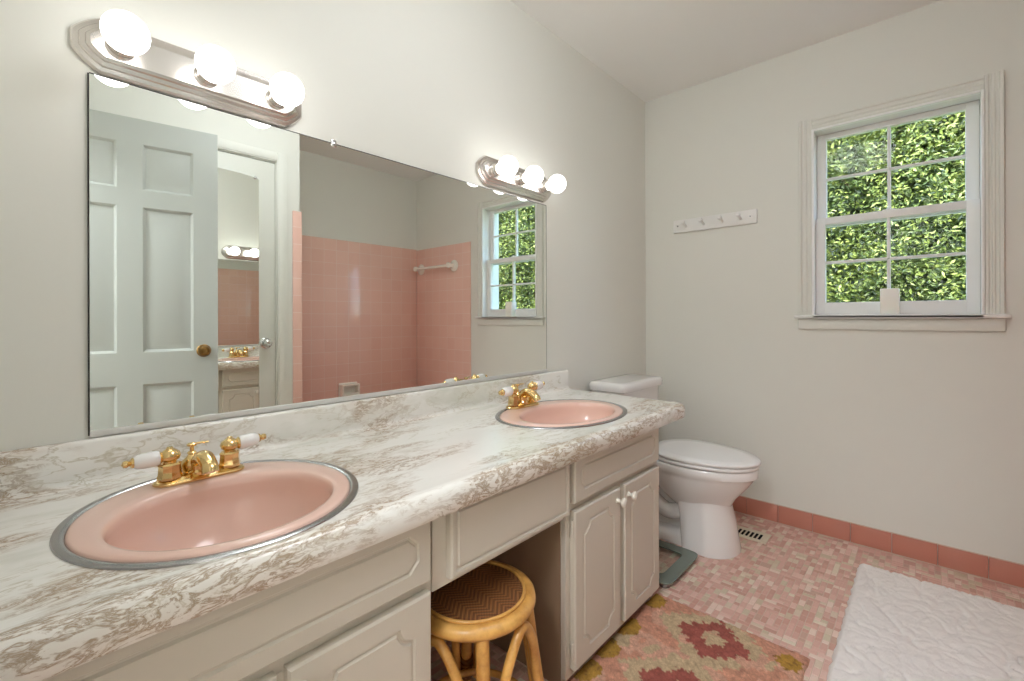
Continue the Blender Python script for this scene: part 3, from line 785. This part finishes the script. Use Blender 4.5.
# peg rack
def peg_rack():
    y0, y1, z0, z1 = -.645, -.187, 1.583, 1.658
    t = thing('peg_rack', (XF, (y0+y1)/2, z0), 'white wall rack with four pegs left of the window', 'rack')
    obj('board', box(bmnew(), XF-.016, XF-.0004, y0, y1, z0, z1, .003, 2), M['trim'], t)
    for y in (-.264, -.366, -.469, -.565):
        ax = (Vector((0, 1, 0)), Vector((.3, 0, 1)).normalized(), Vector((-1, 0, .3)).normalized())
        obj('peg', lathe(bmnew(), [(.008, 0), (.0065, .006), (.006, .03), (.008, .038), (.0125, .045), (.013, .052), (.009, .058), (0, .060)], (XF-.0165, y, 1.615), ax, 20), M['trim'], t)
    for y in (-.215, -.612):
        obj('screw', lathe(bmnew(), [(.0045, 0), (.004, .0015), (0, .002)], (XF-.0162, y, 1.622), (Vector((0, 1, 0)), Vector((0, 0, 1)), Vector((-1, 0, 0))), 12), M['steel'], t)
peg_rack()

# ---------------------------------------------------------------- toilet
def toilet():
    cx = 2.226
    t = thing('toilet', (cx, -.4, 0), 'white two-piece toilet with closed lid between vanity and far wall', 'toilet')
    # tank
    def rr(a, b, cy, z, p=9, n=64): return ell(cx, cy, a, b, z, n, p)
    bm = loft(bmnew(), [rr(.185, .075, -.118, .395), rr(.202, .087, -.118, .41), rr(.208, .092, -.118, .50), rr(.216, .098, -.122, .700)])
    obj('tank', bm, M['por'], t, smooth=50)
    bm = loft(bmnew(), [rr(.218, .103, -.122, .7005), rr(.226, .110, -.125, .705), rr(.229, .112, -.125, .724), rr(.227, .110, -.125, .739), rr(.219, .103, -.125, .746), rr(.19, .07, -.125, .7475)])
    obj('tank_lid', bm, M['por'], t, smooth=50)
    bm = lathe(bmnew(), [(.012, 0), (.012, .006), (.008, .010)], (cx-.17, -.222, .655), 'y', 20)
    tube(bm, [(cx-.17, -.236, .655), (cx-.14, -.243, .652), (cx-.10, -.243, .645)], [.006, .006, .008], 12)
    obj('flush_lever', bm, M['chrome'], t)
    # plan outline of an elongated bowl: egg with blunt rear
    def egg(wd, yb, yf, z, rear=.72, n=72, drop=0):
        out = []; ym = yb+(yf-yb)*.42
        for i in range(n):
            th = 2*PI*i/n; c, s = math.cos(th), math.sin(th)   # s>0 towards rear
            if s >= 0: x = wd*math.copysign(abs(c)**(2/3.2), c); x *= 1-(1-rear)*s**2; y = ym+(yb-ym)*abs(s)**(2/3.2)
            else: x = wd*c; y = ym+(ym-yf)*s
            out.append(Vector((cx+x, y, z)))
        return out
    bm = bmnew()
    R_ = [(.06, -.42, -.60, .150), (.092, -.38, -.645, .185), (.112, -.345, -.655, .215), (.135, -.315, -.672, .245), (.155, -.295, -.70, .278), (.170, -.28, -.725, .310), (.178, -.272, -.743, .338), (.180, -.27, -.752, .352), (.187, -.265, -.762, .358), (.188, -.265, -.764, .388), (.183, -.268, -.758, .395)]
    loft(bm, [egg(*r_) for r_ in R_], True, True)
    # deck under the tank
    loft(bm, [ell(cx, -.20, .10, .13, .26, 72, 5), ell(cx, -.19, .145, .15, .33, 72, 6), ell(cx, -.19, .165, .165, .385, 72, 7), ell(cx, -.19, .16, .16, .394, 72, 7)])
    # front pedestal: sheer sided skirt
    def ped(a, yf, yb, z, n=72):
        out = []; ym = yf+.115
        for i in range(n):
            th = 2*PI*i/n; c, s = math.cos(th), math.sin(th)
            if s < 0: out.append(Vector((cx+a*c, ym+(ym-yf)*s, z)))
            else: out.append(Vector((cx+a*math.copysign(abs(c)**.25, c), ym+(yb-ym)*abs(s)**.4, z)))
        return out
    loft(bm, [ped(.137, -.688, -.46, .0), ped(.137, -.688, -.46, .010), ped(.132, -.683, -.455, .04), ped(.119, -.667, -.445, .14), ped(.110, -.652, -.43, .205), ped(.108, -.648, -.40, .235), ped(.108, -.650, -.38, .262)])
    # rear foot and trapway
    loft(bm, [ell(cx, -.34, .112, .20, .0, 72, 5), ell(cx, -.34, .112, .20, .02, 72, 5), ell(cx, -.34, .10, .19, .045, 72, 4.5), ell(cx, -.34, .07, .17, .06, 72, 4)])
    loft(bm, [ell(cx, -.33, .05, .15, .04, 72, 4), ell(cx, -.31, .05, .15, .3, 72, 4)])
    for sx in (-1, 1):
        tube(bm, bez([(cx+sx*.05, -.50, .20), (cx+sx*.065, -.44, .15), (cx+sx*.07, -.38, .135), (cx+sx*.07, -.32, .165), (cx+sx*.065, -.27, .21), (cx+sx*.06, -.215, .215), (cx+sx*.06, -.17, .16), (cx+sx*.06, -.16, .03)], 6), .037, 20)
    obj('bowl', bm, M['por'], t, smooth=50)
    for sx in (-1, 1):
        obj('bolt_cap', lathe(bmnew(), [(.016, 0), (.016, .008), (.011, .018), (0, .021)], (cx+sx*.092, -.30, .034), seg=20), M['por'], t)
    def plate(z, h, wd, yb, yf, e=.004, rear=.72): return loft(bmnew(), [egg(wd-e, yb+-e, yf+e, z, rear), egg(wd, yb, yf, z+e, rear), egg(wd, yb, yf, z+h-e, rear), egg(wd-e, yb-e, yf+e, z+h, rear), egg(wd-.05, yb-.05, yf+.05, z+h+.002, rear)])
    obj('seat', plate(.3985, .015, .186, -.30, -.766), M['seat'], t, smooth=50)
    obj('lid', plate(.4175, .017, .187, -.292, -.773, .005, .62), M['seat'], t, smooth=50)
    for sx in (-1, 1):
        obj('hinge', lathe(bmnew(), [(.011, -.02), (.011, .02)], (cx+sx*.07, -.284, .411), 'x', 16), M['seat'], t)
toilet()

# glass bathroom scale
def scale():
    x0, x1, y0, y1 = 1.725, 2.055, -.575, -.245; cx, cy = (x0+x1)/2, (y0+y1)/2; a = (x1-x0)/2
    t = thing('bathroom_scale', (cx, cy, 0), 'square bathroom scale with grey-green border on floor beside the toilet', 'scale')
    def rr(s, z, p=10): return ell(cx, cy, s, s, z, 64, p)
    bm = bmnew(); V = [[bm.verts.new(p) for p in r_] for r_ in (rr(a-.055, .0245, 9), rr(a-.055, .0265, 9), rr(a-.001, .0265), rr(a, .0255), rr(a-.001, .0205), rr(a-.055, .0205, 9))]
    V.append(V[0])
    for A, B in zip(V, V[1:]):
        for i in range(64): bm.faces.new((A[i], A[(i+1) % 64], B[(i+1) % 64], B[i]))
    bmesh.ops.remove_doubles(bm, verts=bm.verts, dist=1e-6)
    obj('border', bm, M['green'], t)
    obj('glass_top', loft(bmnew(), [rr(a-.0555, .0215, 9), rr(a-.0555, .0260, 9)]), M['glass'], t)
    for sx in (-1, 1):
        for sy in (-1, 1):
            obj('foot', lathe(bmnew(), [(.022, 0), (.024, .003), (.024, .016), (.02, .0202)], (cx+sx*(a-.035), cy+sy*(a-.035), .0002), seg=24), M['steel'], t)
scale()

# floor register
def register():
    x0, x1, y0, y1 = 2.395, 2.515, -.752, -.45; cx = (x0+x1)/2
    t = thing('floor_register', (cx, (y0+y1)/2, 0), 'cream metal floor vent with dark slots beside the toilet base', 'vent')
    bm = bmnew(); box(bm, x0, x0+.027, y0, y1, .0002, .004, .001); box(bm, x1-.027, x1, y0, y1, .0002, .004, .001)
    box(bm, x0+.027, x1-.027, y0, y0+.03, .0002, .0038); box(bm, x0+.027, x1-.027, y1-.03, y1, .0002, .0038)
    y = y0+.03
    while y < y1-.035: box(bm, x0+.027, x1-.027, y+.013, y+.019, .0002, .0038); y += .019
    obj('grille', bm, M['cream'], t)
    obj('duct', box(bmnew(), x0+.02, x1-.02, y0+.02, y1-.02, .0001, .0012), M['black'], t, smooth=0)  # flat black sheet, darkness below the slots put in as colour
register()

# ---------------------------------------------------------------- rugs
def grid_mat(name, x0, x1, y0, y1, step, hfun, m, colfun=None, **kw):
    nx, ny = int((x1-x0)/step), int((y1-y0)/step); bm = bmnew(); V = []
    for j in range(ny+1):
        row = []
        for i in range(nx+1):
            x, y = x0+(x1-x0)*i/nx, y0+(y1-y0)*j/ny
            e = min(i, j, nx-i, ny-j)
            px, py, h = hfun(x, y, e*step)
            row.append(bm.verts.new((px, py, h)))
        V.append(row)
    for j in range(ny):
        for i in range(nx): bm.faces.new((V[j][i], V[j][i+1], V[j+1][i+1], V[j+1][i]))
    edge = [V[0][i] for i in range(nx+1)]+[V[j][nx] for j in range(1, ny+1)]+[V[ny][i] for i in range(nx-1, -1, -1)]+[V[j][0] for j in range(ny-1, 0, -1)]
    low = [bm.verts.new((v.co.x, v.co.y, .0006)) for v in edge]; n = len(edge)
    for i in range(n): bm.faces.new((edge[(i+1) % n], edge[i], low[i], low[(i+1) % n]))
    cols = None
    if colfun: cols = [colfun(v.co.x, v.co.y) for v in bm.verts]
    o = obj(name, bm, m, smooth=180, **kw)
    if cols:
        ca = o.data.color_attributes.new('Col', 'FLOAT_COLOR', 'POINT')
        for i, c in enumerate(cols): ca.data[i].color = c
    return o
def rug_col(x, y):
    q = lambda v: math.floor(v/.011)*.011
    n = noise.noise(Vector((x*38, y*38, 1)))*.5+noise.noise(Vector((x*90, y*90, 3)))*.5
    xx, yy = q(x+n*.016), q(y+n*.016)
    pink, pink2, tan_, red, yel, ol = lin((200, 145, 120)), lin((207, 160, 136)), lin((192, 168, 134)), lin((158, 86, 74)), lin((172, 132, 54)), lin((150, 110, 50))
    f = noise.noise(Vector((x*7, y*7, 5)))+.5*noise.noise(Vector((x*20, y*20, 6)))
    c = pink if f < .05 else pink2
    if f > .36: c = tan_
    X = ((xx-1.555+.13) % .29)-.13; Y = yy+.80
    d = abs(X)/.108+abs(Y)/.125
    z = .06*math.sin(abs(X)*280)
    if d+z < 1.55: c = tan_ if f > -.32 else pink2
    if d+z*1.2 < 1.0: c = red
    if d+z < .40: c = tan_ if n > -.2 else lin((214, 170, 140))
    # mustard spots along both long borders
    for bx, by, r in ((1.626, -.555, .045), (1.43, -.548, .05), (1.29, -.545, .05), (1.17, -.55, .05), (1.03, -.55, .05), (.88, -.55, .05), (1.612, -1.005, .036), (1.40, -1.015, .04), (1.2, -1.015, .04), (1.0, -1.015, .04)):
        if math.hypot(x-bx, y-by)+n*.016 < r: c = yel if n > -.25 else ol
    v = 1+.45*n+.25*noise.noise(Vector((x*260, y*260, 12)))
    return tuple(min(1, k*v) for k in c[:3])+(1,)
def rug_h(x, y, e):
    h = .007+.0035*noise.noise(Vector((x*120, y*120, 2)))+.0012*noise.noise(Vector((x*30, y*30, 2)))
    k = min(e/.006, 1); w = .004*noise.noise(Vector((x*25, y*25, 8)))*(1 if e < .001 else 0)
    return x+w, y+w, .002+h*k
grid_mat('runner_rug', .952, 1.682, -1.047, -.538, .0045, rug_h, M['rug'], rug_col, label='pink hooked wool rug with red diamonds and mustard spots along the vanity', cat='rug')
def mat_h(x, y, e):
    # clumpy pile with shallow creases
    wx = x+.03*noise.noise(Vector((x*9, y*9, 3))); wy = y+.03*noise.noise(Vector((x*9, y*9, 7)))
    r1 = abs(noise.noise(Vector((wx*7+wy*5, wy*13-wx*3, 11)))); r2 = abs(noise.noise(Vector((wx*16-wy*9, wy*18+wx*7, 15))))
    crease = max(0, 1-r1/.09)*.011*(noise.noise(Vector((x*5, y*5, 21)))*.5+.7)+max(0, 1-r2/.1)*.005
    f = .002*noise.noise(Vector((x*150, y*150, 2)))+.0022*noise.noise(Vector((x*70, y*70, 4)))+.003*noise.noise(Vector((x*22, y*22, 9)))
    k = math.sin(min(e/.018, 1)*PI/2)
    w = .006*noise.noise(Vector((x*30, y*30, 8)))*(1 if e < .02 else 0)
    return x+w, y+w, .003+(.022-crease+f)*k
grid_mat('bath_mat', 1.46, 2.462, -1.645, -1.098, .0055, mat_h, M['shag'], label='white shaggy bath mat on the pink mosaic floor at lower right', cat='bath mat')

# ---------------------------------------------------------------- rattan stool
def stool():
    cx, cy, zt = .766, -.493, .402
    t = thing('rattan_stool', (cx, cy, 0), 'round rattan stool with woven cane seat under the vanity kneehole', 'stool')
    n = 72
    def circ(r, z): return [(cx+r*math.cos(2*PI*k/n), cy+r*math.sin(2*PI*k/n), z) for k in range(n)]
    bm = bmnew()
    prof = [(.122, zt-.026), (.134, zt-.029), (.147, zt-.026), (.153, zt-.016), (.151, zt-.006), (.144, zt-.0), (.136, zt+.002), (.128, zt+.001), (.122, zt-.005)]
    loft(bm, [[Vector((cx+r*math.cos(2*PI*k/n), cy+r*math.sin(2*PI*k/n), z)) for k in range(n)] for r, z in prof+[prof[0]]], False, False); bmesh.ops.remove_doubles(bm, verts=bm.verts, dist=1e-6)
    obj('seat_rim', bm, M['cane'], t, smooth=60)
    bm = tube(bmnew(), circ(.1245, zt+.003), .0042, 10, True)
    obj('inner_ring', bm, M['cane'], t, smooth=60)
    rg = [circ(.1205, zt-.006), circ(.120, zt+.001), circ(.11, zt+.003), circ(.06, zt+.004), circ(.01, zt+.004)]
    obj('woven_seat', loft(bmnew(), [[Vector(p) for p in r_] for r_ in rg]), M['weave'], t, smooth=60)
    az = [math.radians(-125+90*k) for k in range(4)]
    def P(a, r, z): return Vector((cx+r*math.cos(a), cy+r*math.sin(a), z))
    for a in az:
        pts = [P(a, .130+.058*(1-z/.4)**1.2, z) for z in (.375, .33, .25, .17, .09, .03, .0005)]
        leg = obj('leg', tube(bmnew(), bez(pts, 4), .0155, 16), M['cane'], t, smooth=60)
        # cane binding at the foot and the rim
        bm = bmnew()
        for zc, hh, rr_ in ((.055, .05, .0178), (.11, .012, .0178)):
            rad = .130+.058*(1-zc/.4)**1.2; r2 = .130+.052*(1-(zc+hh)/.4)**1.2
            tube(bm, [P(a, rad, zc), P(a, r2, zc+hh)], rr_, 16)
        obj('binding', bm, M['wrap'], leg, smooth=60)
    # rattan arches between neighbouring legs
    for i, a in enumerate(az):
        b = a+PI/2; m_ = (a+b)/2
        da = .10
        pts = [P(a+.17, .168, .06), P(a+.19, .160, .14), P(a+.26, .150, .23), P(a+.45, .144, .31), P(m_, .140, .361), P(b-.45, .144, .31), P(b-.26, .150, .23), P(b-.19, .160, .14), P(b-.17, .168, .06)]
        obj('arch', tube(bmnew(), bez(pts, 6), .0115, 14), M['cane'], t, smooth=60)
    bm = tube(bmnew(), [P(2*PI*k/48, .148, .085) for k in range(48)], .009, 12, True)
    obj('stretcher_ring', bm, M['cane'], t, smooth=60)
stool()

# ---------------------------------------------------------------- outside
obj('ground', box(bmnew(), XF+.19, 14, -14, 10, -.6, -.5), M['grass'], kind='structure', smooth=0)
def tree(cx, cy, zc, rx, ry, rz, nleaf, label, seed, hue):
    rr = random.Random(seed)
    t = thing('leafy_tree', (cx, cy, -.5), label, 'tree', 'trees outside the window')
    bm = bmnew(); tube(bm, bez([(cx, cy, -.5), (cx+.05, cy, .6), (cx-.03, cy+.05, zc), (cx, cy, zc+rz*.6)], 6), [.09-.055*i/18 for i in range(19)], 10)
    for k in range(7):
        a = rr.random()*6.28; z = zc-rz*.4+rr.random()*rz*.8
        tube(bm, [(cx, cy, z-.2), (cx+rx*.35*math.cos(a), cy+ry*.35*math.sin(a), z+.05), (cx+rx*.7*math.cos(a), cy+ry*.7*math.sin(a), z+.25)], [.03, .02, .01], 6)
    obj('trunk', bm, M['bark'], t)
    verts, faces, cols = [], [], []
    G = [(36, 46, 24), (58, 72, 32), (84, 100, 44), (122, 134, 60), (46, 58, 30), (72, 86, 46), (158, 166, 92)]
    off = Vector((cx, cy, -.5))
    for i in range(nleaf):
        u = rr.random()*2*PI; s = rr.uniform(-1, 1); c_ = math.sqrt(1-s*s); d = Vector((c_*math.cos(u), c_*math.sin(u), s))
        lump = 1+.22*noise.noise(d*2.6+Vector((seed, 0, 0)))+.12*noise.noise(d*7+Vector((seed, 0, 0)))
        rad = lump*(1-.32*rr.random()**1.8)
        p = Vector((cx+d.x*rx*rad, cy+d.y*ry*rad, zc+d.z*rz*rad))
        big = i % 9 == 0
        if big: p = Vector((cx+d.x*rx*rad*.62, cy+d.y*ry*rad*.72, zc+d.z*rz*rad*.78))
        if p.x < XF+.35: continue
        L_, W_ = (rr.uniform(.08, .12), rr.uniform(.04, .06)) if big else (rr.uniform(.015, .029), rr.uniform(.007, .013))
        ax = Vector((rr.gauss(0, 1), rr.gauss(0, 1), rr.gauss(-.3, .7))).normalized(); up = (d*.8+Vector((rr.gauss(0, .7), rr.gauss(0, .7), rr.gauss(.5, .6)))).normalized()
        sd = ax.cross(up)
        if sd.length < .05: continue
        sd.normalize(); nr = sd.cross(ax).normalized(); b = len(verts)
        for q in (p-ax*L_, p+sd*W_-ax*.1*L_+nr*W_*.3, p+ax*L_-nr*L_*.18, p-sd*W_-ax*.1*L_+nr*W_*.3): verts.append(tuple(q-off))
        faces.append((b, b+1, b+2, b+3))
        g = list(lin(G[min(len(G)-1, int(abs(rr.gauss(0, 1))*hue+noise.noise(p*2.2)*2+2)) if (big or rr.random() < .9) else 6]))
        cols += [tuple(g)]*4
    me = bpy.data.meshes.new('foliage'); me.from_pydata(verts, [], faces); me.materials.append(M['leaf'])
    ca = me.color_attributes.new('Col', 'FLOAT_COLOR', 'POINT')
    ca.data.foreach_set('color', [x for c in cols for x in c])
    o = bpy.data.objects.new('foliage', me); COL.objects.link(o); o.parent = t; ROOT[o.name] = off; setp(o, kind='stuff')
tree(5.9, -1.0, 2.0, 1.0, 1.3, 2.2, 120000, 'dense leafy tree filling the view straight through the window', 11, 1.2)
tree(6.4, -4.1, 1.9, 1.0, 1.35, 2.3, 125000, 'bright leafy tree seen through the window only in the vanity mirror', 23, 2.3)
tree(6.4, 2.1, 2.2, 1.0, 1.3, 2.4, 15000, 'leafy tree farthest to the left outside the window', 31, 1.2)
tree(9.2, -1.6, 2.6, 1.3, 2.0, 3.2, 70000, 'tall tree standing behind the tree seen straight through the window', 37, 1.0)
tree(9.4, -6.6, 2.6, 1.4, 2.2, 3.3, 60000, 'tall tree farthest to the right outside the window', 41, 1.6)

# ---------------------------------------------------------------- light
w = bpy.data.worlds.new('World'); scene.world = w; w.use_nodes = True; nt = w.node_tree
bg = nt.nodes['Background']; sky = nt.nodes.new('ShaderNodeTexSky'); sky.sky_type = 'NISHITA'; sky.sun_disc = False
sky.sun_elevation = math.radians(52); sky.sun_rotation = math.radians(250); sky.air_density = 1; sky.dust_density = 1.5
nt.links.new(sky.outputs[0], bg.inputs[0]); bg.inputs[1].default_value = 1.25
sd = bpy.data.lights.new('sun', 'SUN'); sd.energy = 5; sd.angle = math.radians(.6); sd.color = (1, .95, .86)
so = bpy.data.objects.new('sun', sd); COL.objects.link(so); so.rotation_euler = Vector((-.62, .12, .78)).to_track_quat('Z', 'Y').to_euler(); so.location = (2, 0, 8)

# ---------------------------------------------------------------- camera
cam = bpy.data.cameras.new('camera'); co = bpy.data.objects.new('camera', cam); COL.objects.link(co)
cam.sensor_width = 36; cam.lens = 454.9*36/1024; cam.shift_y = -22.7/1024; cam.clip_start = .02
yaw, roll = .7421, .0023
fw = Vector((math.cos(yaw), math.sin(yaw), 0)); rt = Vector((math.sin(yaw), -math.cos(yaw), 0)); up = Vector((0, 0, 1))
rt2 = rt*math.cos(roll)-up*-math.sin(roll)*-1; up2 = up*math.cos(roll)+rt*math.sin(roll)
m3 = Matrix((rt2, up2, -fw)).transposed()
co.matrix_world = Matrix.Translation((0, -1.3248, 1.076)) @ m3.to_4x4()
scene.camera = co
scene.view_settings.view_transform = 'Standard'; scene.view_settings.look = 'None'
scene.view_settings.gamma = 1; scene.view_settings.use_curve_mapping = False
scene.view_settings.exposure = 0.40
scene.cycles.max_bounces = 14; scene.cycles.diffuse_bounces = 6; scene.cycles.glossy_bounces = 8; scene.cycles.transparent_max_bounces = 12
scene.cycles.sample_clamp_indirect = 6
